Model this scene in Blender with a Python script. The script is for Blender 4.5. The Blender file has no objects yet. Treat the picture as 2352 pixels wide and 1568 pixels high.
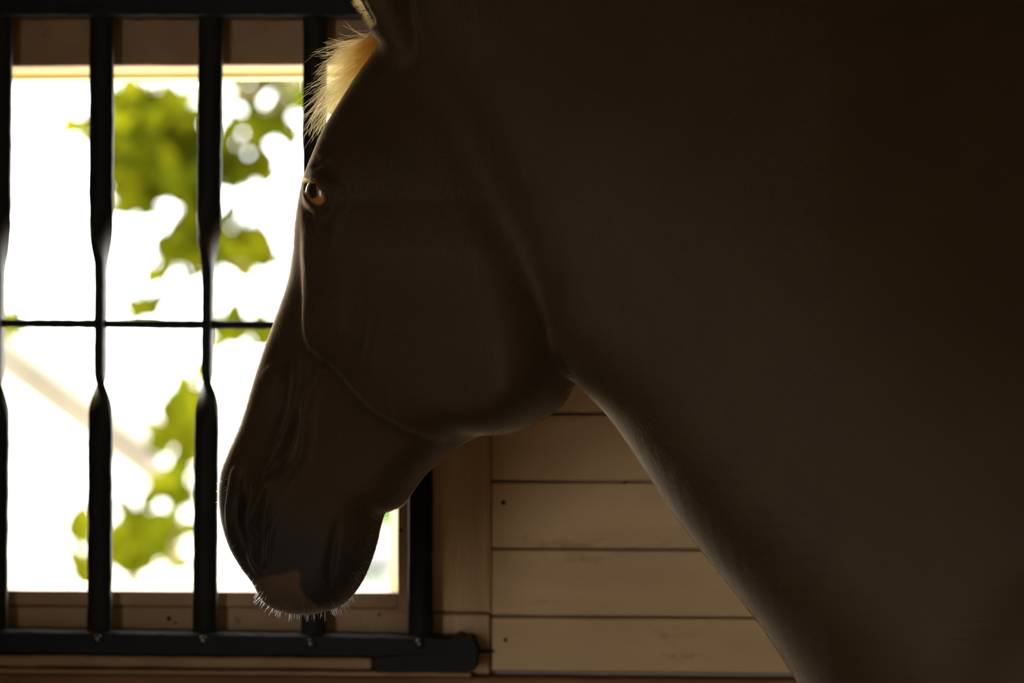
import bpy, bmesh, math, random
import numpy as np
from mathutils import Vector, Matrix, noise as mnoise

random.seed(7); RNG = np.random.default_rng(7)
SC = bpy.context.scene
COL = SC.collection

# ------------------------------------------------------------------ camera, world, sun, exposure
FOCAL, DIST, ZC, YAW = 100.0, 3.0, 1.45, math.radians(4.0)
KPX = 36.0 / 2352 / FOCAL                 # tangent per photo pixel
S = KPX * DIST                            # metres per photo pixel at the horse's plane
FWD = Vector((-math.sin(YAW), math.cos(YAW), 0)); RGT = Vector((math.cos(YAW), math.sin(YAW), 0))
CAM = -DIST * FWD + Vector((0, 0, ZC))
cd = bpy.data.cameras.new('camera'); cam = bpy.data.objects.new('camera', cd); COL.objects.link(cam)
cd.lens = FOCAL; cd.sensor_width = 36; cd.clip_start = .05; cd.clip_end = 300
cam.location = CAM; cam.rotation_euler = (math.pi / 2, 0, YAW)
cd.dof.use_dof = True; cd.dof.focus_distance = 2.99; cd.dof.aperture_fstop = 3.1; cd.dof.aperture_blades = 0
SC.camera = cam

SKY = 9.0
wd = bpy.data.worlds.new('overcast_sky'); SC.world = wd; wd.use_nodes = True
bg = wd.node_tree.nodes['Background']; bg.inputs[0].default_value = (1.0, 1.0, 1.0, 1); bg.inputs[1].default_value = SKY

sd = bpy.data.lights.new('sun_offscreen', 'SUN'); sun = bpy.data.objects.new('sun_offscreen', sd); COL.objects.link(sun)
sd.energy = 1.6; sd.angle = math.radians(3); sd.color = (1.0, .93, .80)
sun.rotation_euler = Vector((.62, .38, -.95)).to_track_quat('-Z', 'Y').to_euler()

SC.view_settings.view_transform = 'Standard'; SC.view_settings.look = 'None'
SC.view_settings.gamma = 1.0; SC.view_settings.exposure = 0.0; SC.view_settings.use_curve_mapping = False

def at(px, py, Y):
    """world point where the ray of a photo pixel meets the plane y = Y"""
    d = FWD + RGT * ((px - 1176) * KPX) + Vector((0, 0, 1)) * ((784 - py) * KPX)
    t = (Y - CAM.y) / d.y
    return CAM + d * t

# ------------------------------------------------------------------ helpers
def tag(o, label=None, cat=None, group=None, kind=None):
    if label: o['label'] = label
    if cat: o['category'] = cat
    if group: o['group'] = group
    if kind: o['kind'] = kind
    return o

def empty(name, loc=(0, 0, 0), rz=0, parent=None):
    o = bpy.data.objects.new(name, None); COL.objects.link(o); o.location = loc; o.rotation_euler = (0, 0, rz)
    o.empty_display_size = .1
    if parent: o.parent = parent
    return o

def link(name, me, mat, parent=None):
    if isinstance(mat, bpy.types.Material): me.materials.clear(); me.materials.append(mat)
    o = bpy.data.objects.new(name, me); COL.objects.link(o)
    if parent: o.parent = parent
    return o

def mesh_arrays(name, V, Q):
    V = np.asarray(V, np.float32); Q = np.asarray(Q, np.int32)
    me = bpy.data.meshes.new(name); k = Q.shape[1]
    me.vertices.add(len(V)); me.vertices.foreach_set('co', V.ravel())
    me.loops.add(Q.size); me.loops.foreach_set('vertex_index', Q.ravel())
    me.polygons.add(len(Q)); me.polygons.foreach_set('loop_start', np.arange(0, Q.size, k, dtype=np.int32))
    me.update(calc_edges=True); me.validate()
    return me

def smooth(me): me.polygons.foreach_set('use_smooth', np.ones(len(me.polygons), bool)); me.update()

def bm_mesh(name, bm, sm=False):
    me = bpy.data.meshes.new(name); bmesh.ops.recalc_face_normals(bm, faces=bm.faces); bm.to_mesh(me); bm.free()
    if sm: smooth(me)
    return me

def box(bm, x0, x1, y0, y1, z0, z1, bev=0):
    m = Matrix.Translation(((x0 + x1) / 2, (y0 + y1) / 2, (z0 + z1) / 2)) @ Matrix.Diagonal((abs(x1 - x0), abs(y1 - y0), abs(z1 - z0), 1))
    r = bmesh.ops.create_cube(bm, size=1, matrix=m)
    if bev:
        es = {e for v in r['verts'] for e in v.link_edges}
        bmesh.ops.bevel(bm, geom=list(es), offset=bev, segments=2, affect='EDGES', profile=.5)

def boxobj(name, b, mat, parent=None, bev=0):
    bm = bmesh.new(); box(bm, *b, bev=bev); return link(name, bm_mesh(name, bm), mat, parent)

def wobbly_board(name, b, mat, parent=None, bev=.002, seed=0, amp=.0006, nseg=24):
    """a sawn, painted board: long box cut along its length, edges slightly uneven"""
    x0, x1, y0, y1, z0, z1 = b; L = (x1 - x0, y1 - y0, z1 - z0); ax = int(np.argmax(L))
    bm = bmesh.new(); box(bm, *b, bev=bev)
    lo = b[2 * ax]; hi = b[2 * ax + 1]; n = max(2, min(nseg, int((hi - lo) / .03)))
    for i in range(1, n):
        no = Vector((0, 0, 0)); no[ax] = 1; co = Vector((0, 0, 0)); co[ax] = lo + (hi - lo) * i / n
        bmesh.ops.bisect_plane(bm, geom=bm.verts[:] + bm.edges[:] + bm.faces[:], plane_co=co, plane_no=no)
    for v in bm.verts:
        p = v.co * 22 + Vector((seed * 3.7, seed, 0))
        d = mnoise.noise_vector(p) * amp; d[ax] = 0; v.co += d
    return link(name, bm_mesh(name, bm), mat, parent)

# ------------------------------------------------------------------ materials
def mat(name):
    m = bpy.data.materials.new(name); m.use_nodes = True; nt = m.node_tree
    return m, nt, nt.nodes['Principled BSDF']

def N(nt, typ, **kw):
    n = nt.nodes.new(typ)
    for k, v in kw.items():
        if isinstance(k, str) and hasattr(n, k): setattr(n, k, v)
        else: n.inputs[k].default_value = v
    return n

def noise_mat(name, c1, c2, scale=8, stretch=(1, 1, 1), rough=.6, bump=.2, bscale=60, bdist=.002, spec=.4, detail=6, lo=.35, hi=.65, metallic=0, c3=None, spots=14):
    m, nt, b = mat(name); L = nt.links.new
    tc = N(nt, 'ShaderNodeTexCoord'); mp = N(nt, 'ShaderNodeMapping'); mp.inputs['Scale'].default_value = stretch
    L(tc.outputs['Object'], mp.inputs[0])
    n1 = N(nt, 'ShaderNodeTexNoise'); n1.inputs['Scale'].default_value = scale; n1.inputs['Detail'].default_value = detail
    L(mp.outputs[0], n1.inputs['Vector'])
    r = N(nt, 'ShaderNodeValToRGB'); r.color_ramp.elements[0].position = lo; r.color_ramp.elements[1].position = hi
    r.color_ramp.elements[0].color = (*c1, 1); r.color_ramp.elements[1].color = (*c2, 1)
    L(n1.outputs['Fac'], r.inputs[0]); col = r.outputs[0]
    if c3:
        n3 = N(nt, 'ShaderNodeTexNoise'); n3.inputs['Scale'].default_value = spots; n3.inputs['Detail'].default_value = 5; n3.inputs['Roughness'].default_value = .7
        L(mp.outputs[0], n3.inputs['Vector'])
        r3 = N(nt, 'ShaderNodeValToRGB'); r3.color_ramp.elements[0].position = .62; r3.color_ramp.elements[1].position = .74
        L(n3.outputs['Fac'], r3.inputs[0])
        mx = N(nt, 'ShaderNodeMix', data_type='RGBA'); L(r3.outputs[0], mx.inputs[0]); L(col, mx.inputs[6]); mx.inputs[7].default_value = (*c3, 1)
        col = mx.outputs[2]
    L(col, b.inputs['Base Color'])
    b.inputs['Roughness'].default_value = rough; b.inputs['Specular IOR Level'].default_value = spec; b.inputs['Metallic'].default_value = metallic
    if bump:
        n2 = N(nt, 'ShaderNodeTexNoise'); n2.inputs['Scale'].default_value = bscale; n2.inputs['Detail'].default_value = 6
        L(mp.outputs[0], n2.inputs['Vector'])
        bp = N(nt, 'ShaderNodeBump'); bp.inputs['Strength'].default_value = bump; bp.inputs['Distance'].default_value = bdist
        L(n2.outputs['Fac'], bp.inputs['Height']); L(bp.outputs[0], b.inputs['Normal'])
    return m

M = {}
M['plank'] = noise_mat('cream_plank_paint', (.62, .40, .19), (.72, .48, .24), 5, (1, 1, 3), .5, .2, 45, .002, .4, c3=(.45, .25, .10), spots=9)
M['trim'] = noise_mat('cream_trim_paint', (.60, .38, .17), (.74, .50, .25), 6, (6, 6, .8), .45, .6, 30, .003, .45, c3=(.42, .22, .08), spots=10)
M['frame'] = noise_mat('painted_frame_wood', (.36, .205, .095), (.44, .265, .12), 9, (1.5, 1, 2), .5, .4, 40, .002, .4, c3=(.20, .10, .04), spots=22)
M['stop'] = noise_mat('yellow_cream_paint', (.62, .48, .11), (.70, .55, .15), 12, (1, 1, 1), .45, .15, 40, .001, .4)
M['iron'] = noise_mat('black_painted_iron', (.012, .012, .010), (.020, .018, .014), 25, (1, 1, .5), .62, .5, 160, .0012, .2, c3=(.03, .022, .013), spots=60)
M['rail'] = noise_mat('black_rail_iron', (.006, .006, .0055), (.012, .011, .009), 30, (1, 1, 1), .55, .6, 90, .0015, .2)
M['bolt'] = noise_mat('worn_bolt_steel', (.05, .05, .05), (.12, .12, .12), 60, (1, 1, 1), .28, .3, 200, .0005, .5, metallic=.7)
M['ledge'] = noise_mat('brown_ledge_wood', (.20, .085, .035), (.30, .14, .055), 6, (1, 2, 6), .6, .4, 30, .003, .3)
M['wallside'] = noise_mat('stable_side_paint', (.16, .12, .08), (.22, .17, .11), 3, (1, 1, 1), .8, .3, 20, .004, .2)
M['ceil'] = noise_mat('dark_ceiling_boards', (.05, .034, .02), (.09, .06, .035), 3, (1, 6, 1), .8, .3, 20, .004, .2)
M['floor'] = noise_mat('straw_bedding', (.10, .08, .045), (.18, .145, .08), 40, (1, 3, 1), .9, .8, 90, .01, .1)
M['outwall'] = noise_mat('outer_wall', (.5, .45, .36), (.6, .54, .44), 3, (1, 1, 1), .8, .2, 20, .004, .2)
M['ground'] = noise_mat('pale_sandy_yard', (.60, .55, .47), (.74, .70, .62), 1.2, (1, 1, 1), .9, .3, 20, .02, .1)
M['nail'] = noise_mat('nail_hole', (.02, .014, .008), (.035, .022, .012), 80, rough=.8, bump=0, spec=.2)

# ------------------------------------------------------------------ the room
YW = .38                                   # inner face of the window wall
XL, XR, YB, ZT = -1.24, 2.7, -5.2, 2.95     # left, right, back of the room; ceiling
def px_x(px, Y=YW): return at(px, 784, Y).x
def px_z(py, px=700, Y=YW): return at(px, py, Y).z

WX0, WX1 = px_x(-22), px_x(913)              # clear opening
WZ0, WZ1 = px_z(1360), px_z(163)
WT = .14
floor = boxobj('floor', (XL - .2, XR + .2, YB - .2, YW + .2, -.12, 0), M['floor']); tag(floor, kind='structure')
ceiling = boxobj('ceiling', (XL - .2, XR + .2, YB - .2, YW + .6, ZT, ZT + .12), M['ceil']); tag(ceiling, kind='structure')
bm = bmesh.new(); hx0, hx1, hz0, hz1 = WX0 - .03, WX1 + .02, WZ0 - .02, WZ1 + .03
box(bm, XL - .2, hx0, YW + .02, YW + WT, 0, ZT); box(bm, hx1, XR + .2, YW + .02, YW + WT, 0, ZT)
box(bm, hx0, hx1, YW + .02, YW + WT, 0, hz0); box(bm, hx0, hx1, YW + .02, YW + WT, hz1, ZT)
wall_back = tag(link('wall_back', bm_mesh('wall_back', bm), M['outwall']), kind='structure')
wall_right = tag(boxobj('wall_right', (XR, XR + .15, YB, YW + .02, 0, ZT), M['wallside']), kind='structure')
wall_front = tag(boxobj('wall_front', (XL - .2, XR + .2, YB - .15, YB, 0, ZT), M['wallside']), kind='structure')
DY0, DY1, DZ = -4.8, -2.7, 2.25            # open stable doorway in the left wall
bm = bmesh.new(); box(bm, XL - .15, XL, YB, DY0, 0, ZT); box(bm, XL - .15, XL, DY1, YW + .02, 0, ZT); box(bm, XL - .15, XL, DY0, DY1, DZ, ZT)
wall_left = tag(link('wall_left', bm_mesh('wall_left', bm), M['wallside']), kind='structure')
bm = bmesh.new(); box(bm, XL - .17, XL + .02, DY0 - .1, DY0, 0, DZ + .1, .004); box(bm, XL - .17, XL + .02, DY1, DY1 + .1, 0, DZ + .1, .004); box(bm, XL - .17, XL + .02, DY0, DY1, DZ, DZ + .1, .004)
tag(link('door_1', bm_mesh('door_1', bm), M['frame']), kind='structure')

def portal(name, loc, rot, sx, sy):
    l = bpy.data.lights.new(name, 'AREA'); l.shape = 'RECTANGLE'; l.size = sx; l.size_y = sy; l.cycles.is_portal = True
    o = bpy.data.objects.new(name, l); COL.objects.link(o); o.location = loc; o.rotation_euler = rot
portal('window_daylight', ((WX0 + WX1) / 2, YW + WT + .02, (WZ0 + WZ1) / 2), (-math.pi / 2, 0, 0), WX1 - WX0, WZ1 - WZ0)
portal('door_left_offscreen', (XL - .18, (DY0 + DY1) / 2, DZ / 2), (0, -math.pi / 2, 0), DZ, DY1 - DY0)


# boards of the window wall: each one its own piece
TX0, TX1 = px_x(913), px_x(1127)           # wide upright trim board right of the window
pitch = (px_z(1258) - px_z(1412)); zl = px_z(1412)
k0 = -int((zl - .05) / pitch) - 1
def board_rows(x0, x1, zlo, zhi, tag_seed):
    k = -20
    while True:
        z0 = zl + k * pitch; z1 = z0 + pitch; k += 1
        if z0 > zhi: break
        a, b = max(z0, zlo), min(z1, zhi)
        if b - a < .012: continue
        dy = random.uniform(-.0012, .0012)
        wobbly_board('plank', (x0, x1, YW + dy, YW + .022, a + .0013, b - .0013), M['plank'], wall_back, .0022, tag_seed + k, .0008)
board_rows(TX1 + .001, XR, px_z(1540), ZT, 0)
board_rows(XL, px_x(-60) - .001, px_z(1507) + .002, ZT, 60)
board_rows(TX1 + .001, XR, .02, px_z(1568) - .05, 120)
# upright trim, header, apron, mouldings
wobbly_board('trim_1', (TX0, TX1 - .002, YW + .003, YW + .022, px_z(1404), ZT), M['trim'], None, .003, 3, .0015, 60)['kind'] = 'structure'
wobbly_board('trim_2', (px_x(940), TX1 - .001, YW + .001, YW + .022, px_z(1545), px_z(1407)), M['trim'], None, .003, 5, .001, 10)['kind'] = 'structure'
wobbly_board('trim_3', (XL, XR, YW - .022, YW + .02, px_z(1600), px_z(1548)), M['ledge'], None, .003, 9, .001, 60)['kind'] = 'structure'
wobbly_board('trim_4', (XL, px_x(855), YW - .006, YW + .02, px_z(1535), px_z(1507)), M['frame'], None, .003, 10, .001, 40)['kind'] = 'structure'
wobbly_board('trim_5', (XL, px_x(1085), YW - .016, YW + .02, px_z(1549), px_z(1537)), M['frame'], None, .002, 11, .001, 40)['kind'] = 'structure'
tag(boxobj('trim_6', (XL, TX0, YW + .004, YW + .022, .02, px_z(1600)), M['wallside']), kind='structure')
tag(boxobj('trim_7', (px_x(-60), TX0 - .001, YW + .004, YW + .022, px_z(20), ZT), M['frame']), kind='structure')

win = tag(empty('window_1', ((WX0 + WX1) / 2, YW, WZ0)), kind='structure')
def wpart(name, b, m, bev=.002, seed=0, amp=.0007):
    o = wobbly_board(name, b, m, None, bev, seed, amp); o.parent = win; o.matrix_parent_inverse = Matrix.Translation(-win.location); return o
wpart('header', (px_x(-60), TX0 - .0005, YW - .004, YW + .03, px_z(150), px_z(21)), M['frame'], .004, 21, .0015)
wpart('sill', (px_x(-60), px_x(913), YW - .001, YW + .035, px_z(1394), WZ0), M['frame'], .0015, 22)
wpart('sill_slope', (hx0, hx1, YW + .03, YW + WT + .03, WZ0 - .03, WZ0 - .002), M['stop'], .002, 27)
wpart('apron', (px_x(-60), px_x(940) - .001, YW + .003, YW + .03, px_z(1506), px_z(1395.5)), M['frame'], .002, 23, .001)
wpart('jamb', (px_x(913) + .0003, px_x(941), YW - .003, YW + .03, px_z(1405), px_z(150)), M['frame'], .002, 24)
wpart('jamb', (px_x(-60), px_x(-22), YW - .003, YW + .03, px_z(1394), px_z(150)), M['frame'], .002, 25)
# chamfered stops that carry the daylight round the edge of the opening
def prism(name, pts, axis, lo, hi, m):
    bm = bmesh.new(); vs = [[], []]
    for i, t in enumerate((lo, hi)):
        for (a, b_) in pts:
            vs[i].append(bm.verts.new((a, b_, t) if axis == 'z' else (t, a, b_)))
    n = len(pts)
    for i in range(n): bm.faces.new((vs[0][i], vs[0][(i + 1) % n], vs[1][(i + 1) % n], vs[1][i]))
    bm.faces.new(vs[0]); bm.faces.new(vs[1])
    o = link(name, bm_mesh(name, bm), m); o.parent = win; o.matrix_parent_inverse = Matrix.Translation(-win.location); return o
xa, xb = px_x(914), px_x(897, YW + .05)
prism('stop', [(xa, YW + .012), (xa + .02, YW + .012), (xa + .02, YW + .1), (xb, YW + .1), (xb, YW + .045)], 'z', WZ0 - .002, px_z(150), M['stop'])
xa, xb = px_x(-22), px_x(-16, YW + .05)
prism('stop', [(xa, YW + .012), (xa - .02, YW + .012), (xa - .02, YW + .1), (xb, YW + .1), (xb, YW + .045)], 'z', WZ0 - .002, px_z(150), M['stop'])
za, zb, zm = px_z(150), px_z(177, Y=YW + .05), px_z(163, Y=YW + .03)
prism('stop', [(YW + .008, za), (YW + .008, za + .02), (YW + .1, za + .02), (YW + .1, zb), (YW + .05, zb), (YW + .044, zm - .001), (YW + .028, zm + .003), (YW + .02, za - .003)], 'x', hx0, hx1, M['stop'])

# nail holes and chipped knots in the boards
def nail(px, py, r, Y):
    bm = bmesh.new(); p = at(px, py, Y)
    bmesh.ops.create_cone(bm, cap_ends=True, segments=9, radius1=r, radius2=r * .8, depth=.004, matrix=Matrix.Translation(p + Vector((0, .0012, 0))) @ Matrix.Rotation(math.pi / 2, 4, 'X'))
    link('nail_hole', bm_mesh('nail_hole', bm), M['nail'], wall_back)
for a in ((1156, 1154, .0034, YW), (1156, 1346, .002, YW), (1161, 1469, .003, YW), (1368, 983, .0014, YW), (921, 1217, .0032, YW - .003), (388, 1420, .0036, YW + .003), (404, 1430, .002, YW + .003), (871, 1411, .0022, YW + .003), (1435, 1109, .002, YW)):
    nail(*a)

# ------------------------------------------------------------------ the iron grille
YG = YW - .028
gr = tag(empty('window_grille', (px_x(480, YG), YG, px_z(1480, 480, YG))), 'black iron window grille of twisted flat bars bolted to a rail', 'grille')
GI = Matrix.Translation(-gr.location)
def gpart(name, me, m, parent=gr):
    o = link(name, me, m); o.parent = parent; o.matrix_parent_inverse = GI; return o
ZROD = px_z(745, 480, YG)
def flat_bar(ptop, pbot, twists, seed):
    """flat iron strap turned edge-on around the cross rod; twists = (start, end of turn, start, end of turn back) in photo rows"""
    n = 150; V = []; Q = []; w, t = .0143, .0050
    ytop, ybot = 5, 1500
    for i in range(n + 1):
        py = ytop + (ybot - ytop) * i / n
        pxc = ptop + (pbot - ptop) * (py - 100) / 1300
        c = at(pxc, py, YG)
        a, b_, c2, d2 = twists
        def ss(x): x = min(1, max(0, x)); return x * x * (3 - 2 * x)
        ang = math.radians(90) * (ss((py - a) / (b_ - a)) + ss((py - c2) / (d2 - c2)))
        ca, sa = math.cos(ang), math.sin(ang)
        wob = 1 + .035 * mnoise.noise(Vector((seed * 5.1, py * .02, 0)))
        off = .0006 * mnoise.noise(Vector((seed * 9.3, py * .035, 4)))
        prof = [(-w, -t * .6), (-w * .93, -t), (w * .93, -t), (w, -t * .6), (w, t * .6), (w * .93, t), (-w * .93, t), (-w, t * .6)]
        for (u, v) in prof:
            u *= wob; v *= wob
            V.append((c.x + u * ca - v * sa + off, c.y + u * sa + v * ca, c.z))
    m = 8
    for i in range(n):
        for j in range(m):
            Q.append((i * m + j, i * m + (j + 1) % m, (i + 1) * m + (j + 1) % m, (i + 1) * m + j))
    me = mesh_arrays('bar', V, Q)
    return gpart('bar', me, M['iron'])
flat_bar(1, -10, (450, 640, 850, 985), 1)
flat_bar(234, 229, (455, 625, 850, 985), 2)
flat_bar(484, 471, (440, 640, 850, 985), 3)
flat_bar(724, 720, (455, 640, 850, 985), 4)
flat_bar(968, 966, (455, 640, 850, 985), 5)
def tube(pts, r, name, m, parent, seg=10, wob=0, fn=gpart):
    V = []; Q = []
    for i, p in enumerate(pts):
        d = (Vector(pts[min(i + 1, len(pts) - 1)]) - Vector(pts[max(i - 1, 0)])).normalized()
        s = d.cross(Vector((0, 0, 1))) if abs(d.z) < .9 else d.cross(Vector((1, 0, 0))); s.normalize(); u = s.cross(d)
        rr = r[i] if isinstance(r, (list, tuple)) else r
        rr *= 1 + wob * mnoise.noise(Vector(p) * 60)
        for j in range(seg):
            a = 2 * math.pi * j / seg; V.append(Vector(p) + (s * math.cos(a) + u * math.sin(a)) * rr)
    for i in range(len(pts) - 1):
        for j in range(seg): Q.append((i * seg + j, i * seg + (j + 1) % seg, (i + 1) * seg + (j + 1) % seg, (i + 1) * seg + j))
    me = mesh_arrays(name, V, Q); smooth(me)
    return fn(name, me, m, parent)
tube([at(px, 742 + px * .0075, YG + .001) for px in np.linspace(-40, 985, 90)], .0051, 'cross_rod', M['iron'], gr, wob=.25)
def rail(pxa, pxb, ytop_a, ytop_b, ybot_a, ybot_b, y0, y1, name, seed):
    n = 50; V = []; Q = []
    for i in range(n + 1):
        t = i / n; px = pxa + (pxb - pxa) * t
        jt = 2.2 * mnoise.noise(Vector((px * .02, seed, 0))); jb = 3 * mnoise.noise(Vector((px * .025, seed, 7)))
        zt = at(px, ytop_a + (ytop_b - ytop_a) * t + jt, y0).z; zb = at(px, ybot_a + (ybot_b - ybot_a) * t + jb, y0).z; x = at(px, 784, y0).x
        e = .0025
        for (y, z) in ((y0 + e, zb), (y0, zb + e), (y0, zt - e), (y0 + e, zt), (y1, zt), (y1, zb)): V.append((x, y, z))
    m = 6
    for i in range(n):
        for j in range(m): Q.append((i * m + j, i * m + (j + 1) % m, (i + 1) * m + (j + 1) % m, (i + 1) * m + j))
    me = bpy.data.meshes.new(name); me.from_pydata([tuple(v) for v in V], [], Q + [tuple(range(m)), tuple(range(n * m, n * m + m))]); me.update()
    bm = bmesh.new(); bm.from_mesh(me); bmesh.ops.recalc_face_normals(bm, faces=bm.faces); bm.to_mesh(me); bm.free()
    return gpart(name, me, M['rail'])
bead = tube([(TX1 - .0015 + .0012 * mnoise.noise(Vector((0, 0, z * 30))), YW + .0012, z) for z in np.linspace(px_z(1404), 2.2, 260)], [.0022 * (1 + .9 * mnoise.noise(Vector((3, 0, z * 55)))) for z in np.linspace(px_z(1404), 2.2, 260)], 'paint_bead', M['trim'], None, 6, 0, lambda n_, me, m_, p_: link(n_, me, m_, bpy.data.objects['trim_1']))
rail(-60, 1066, 1446, 1463, 1502, 1512, YG - .014, YG + .030, 'bottom_rail', 1)
rail(-60, 992, -20, -22, 36, 38, YG - .014, YG + .030, 'top_rail', 2)
# hammered end of the bottom rail with its wall tang
bm = bmesh.new()
pts = [(1040, 1462), (1052, 1457), (1068, 1466), (1080, 1462), (1090, 1482), (1096, 1494), (1094, 1512), (1090, 1538), (1040, 1543), (960, 1541), (866, 1544), (868, 1510), (1000, 1500)]
f = [bm.verts.new(at(px, py, YG - .018)) for px, py in pts]; bk = [bm.verts.new(v.co + Vector((0, .045, 0))) for v in f]
bm.faces.new(f); bm.faces.new(bk)
for i in range(len(f)): bm.faces.new((f[i], f[(i + 1) % len(f)], bk[(i + 1) % len(f)], bk[i]))
gpart('end_bracket', bm_mesh('end_bracket', bm), M['rail'])
bm = bmesh.new(); a, b_ = at(1088, 1497, YG), at(1128, 1502, YG); box(bm, a.x, b_.x, YG + .014, YG + .028, b_.z, a.z, .001); gpart('wall_tang', bm_mesh('wall_tang', bm), M['rail'])
for px, py in ((224, 1467), (467, 1470), (714, 1478), (964, 1478)):
    bm = bmesh.new(); p = at(px, py, YG - .014)
    bmesh.ops.create_uvsphere(bm, u_segments=14, v_segments=8, radius=.0062, matrix=Matrix.Translation(p) @ Matrix.Diagonal((1, .6, 1, 1)))
    gpart('bolt', bm_mesh('bolt', bm, True), M['bolt'])

# ------------------------------------------------------------------ the horse
# Sculpted as an implicit surface. Head frame in photo-pixel units: u to the right, y down, n sideways towards
# the near cheek; the head is turned PSI away from the picture plane (nose towards the window).
PSI = math.radians(27); CP, SP = math.cos(PSI), math.sin(PSI)
DP = DIST / S; U0 = 900.0; Y0 = 0.0
def ph(px, py, n=0.0):
    """photo pixel at side distance n -> head frame (u, y)"""
    t = (276 + n * SP + (px - 1176) * (1 + (Y0 - n * CP) / DP)) / (CP + (px - 1176) * SP / DP)
    Y = Y0 - n * CP - t * SP
    return U0 + t, 784 + (py - 784) * (DP + Y) / DP
def to_root(P):
    """(u, n, y) px -> metres in the horse root frame (x right, y away, z up; root on the floor)"""
    u, n, y = P[..., 0], P[..., 1], P[..., 2]; t = u - U0
    return np.stack([(-276 + t * CP - n * SP) * S, (Y0 - n * CP - t * SP) * S, ZC + (784 - y) * S], -1)
def root_px(px, py, Yd):
    """photo pixel at depth Yd (metres) -> root X, Z"""
    f = (DIST + Yd) / DIST * S
    return (px - 1176) * f, ZC + (784 - py) * f

def catmull(P, k=8, closed=True):
    P = np.asarray(P, float); n = len(P); out = []
    for i in range(n if closed else n - 1):
        if closed: a, b, c, d = P[i - 1], P[i], P[(i + 1) % n], P[(i + 2) % n]
        else: a, b, c, d = P[max(i - 1, 0)], P[i], P[i + 1], P[min(i + 2, n - 1)]
        for t in np.arange(k) / k:
            out.append(.5 * ((2 * b) + (-a + c) * t + (2 * a - 5 * b + 4 * c - d) * t * t + (-a + 3 * b - 3 * c + d) * t ** 3))
    if not closed: out.append(P[-1])
    return np.array(out)
def seg_dist(X, Z, P, closed=True):
    """distance to polyline; with sign of winding (negative inside) when closed; also signed side when open"""
    best = np.full(X.shape, 1e9); par = np.zeros(X.shape); side = np.zeros(X.shape); ins = np.zeros(X.shape, bool); m = len(P)
    for i in range(m if closed else m - 1):
        a = P[i]; b = P[(i + 1) % m]; e = b - a; L = max(e @ e, 1e-12)
        wx, wz = X - a[0], Z - a[1]; t = np.clip((wx * e[0] + wz * e[1]) / L, 0, 1)
        d = (wx - t * e[0]) ** 2 + (wz - t * e[1]) ** 2
        m_ = d < best; best = np.where(m_, d, best)
        if closed:
            c = ((a[1] > Z) != (b[1] > Z)) & (X < (b[0] - a[0]) * (Z - a[1]) / (b[1] - a[1] + 1e-12) + a[0]); ins ^= c
        else: side = np.where(m_, np.sign(e[0] * wz - e[1] * wx), side); par = np.where(m_, (i + t) / (m - 1), par)
    best = np.sqrt(best)
    return np.where(ins, -best, best) if closed else (best, side, par)
def tps(pts, X, Z, lam=1e-3):
    pts = np.asarray(pts, float); p = pts[:, :2] / 300; v = pts[:, 2]; n = len(p)
    def K(r2): return np.where(r2 > 0, r2 * np.log(r2 + 1e-12), 0)
    A = np.zeros((n + 3, n + 3)); A[:n, :n] = K(((p[:, None] - p[None]) ** 2).sum(-1)) + lam * np.eye(n)
    A[:n, n] = 1; A[:n, n + 1:] = p; A[n:, :n] = A[:n, n:].T
    w = np.linalg.solve(A, np.r_[v, 0, 0, 0]); out = w[n] + w[n + 1] * X / 300 + w[n + 2] * Z / 300
    for i in range(n): out = out + w[i] * K((X / 300 - p[i, 0]) ** 2 + (Z / 300 - p[i, 1]) ** 2)
    return out
def smin(a, b, k):
    h = np.maximum(k - np.abs(a - b), 0) / k; return np.minimum(a, b) - h * h * k * .25
def smax(a, b, k): return -smin(-a, -b, k)

def axis_grid(lo, f0, f1, hi, fine, coarse, g=1.07):
    mid = np.arange(f0, f1 + fine, fine); up = [mid[-1]]; st = fine
    while up[-1] < hi: st = min(st * g, coarse); up.append(up[-1] + st)
    dn = [mid[0]]; st = fine
    while dn[-1] > lo: st = min(st * g, coarse); dn.append(dn[-1] - st)
    return np.r_[dn[::-1][:-1], mid, up[1:]]
FINE = 3.8
gu = axis_grid(380, 480, 1120, 5600, FINE, 44)
gy = axis_grid(-330, 300, 1428, 3990, FINE, 44)
gn = axis_grid(-2700, -150, 240, 900, FINE, 44)
U2, Y2 = np.meshgrid(gu, gy, indexing='ij')

# --- head: side outline (photo px, side distance) inflated by a sculpted half-width map
OUT = [(930, 70, 0), (870, 140, 0), (825, 215, 0), (790, 285, 0), (758, 345, 20), (733, 420, 20), (712, 510, 20), (690, 590, 35), (660, 680, 30), (612, 800, 30), (585, 880, 30), (560, 965, 30), (535, 1030, 30), (516, 1080, 35), (509, 1140, 40), (514, 1200, 40), (530, 1260, 40), (556, 1310, 40),
       (585, 1342, 30), (610, 1378, 20), (640, 1400, 10), (690, 1411, 0), (745, 1405, 0), (790, 1380, 0), (825, 1330, 0), (850, 1265, 0), (863, 1205, 0), (885, 1178, -20), (935, 1160, -45), (985, 1098, -60), (1050, 1040, -70), (1120, 1000, -75), (1190, 993, -80), (1255, 968, -80), (1312, 912, -80), (1330, 800, -60), (1290, 640, 0), (1220, 420, 0), (1120, 220, 0), (1020, 90, 0)]
HP = catmull([ph(*p) for p in OUT], 6)
d2 = seg_dist(U2, Y2, HP)
def P3(rows): return [(*ph(a, b, w), w) for a, b, w in rows]
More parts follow.
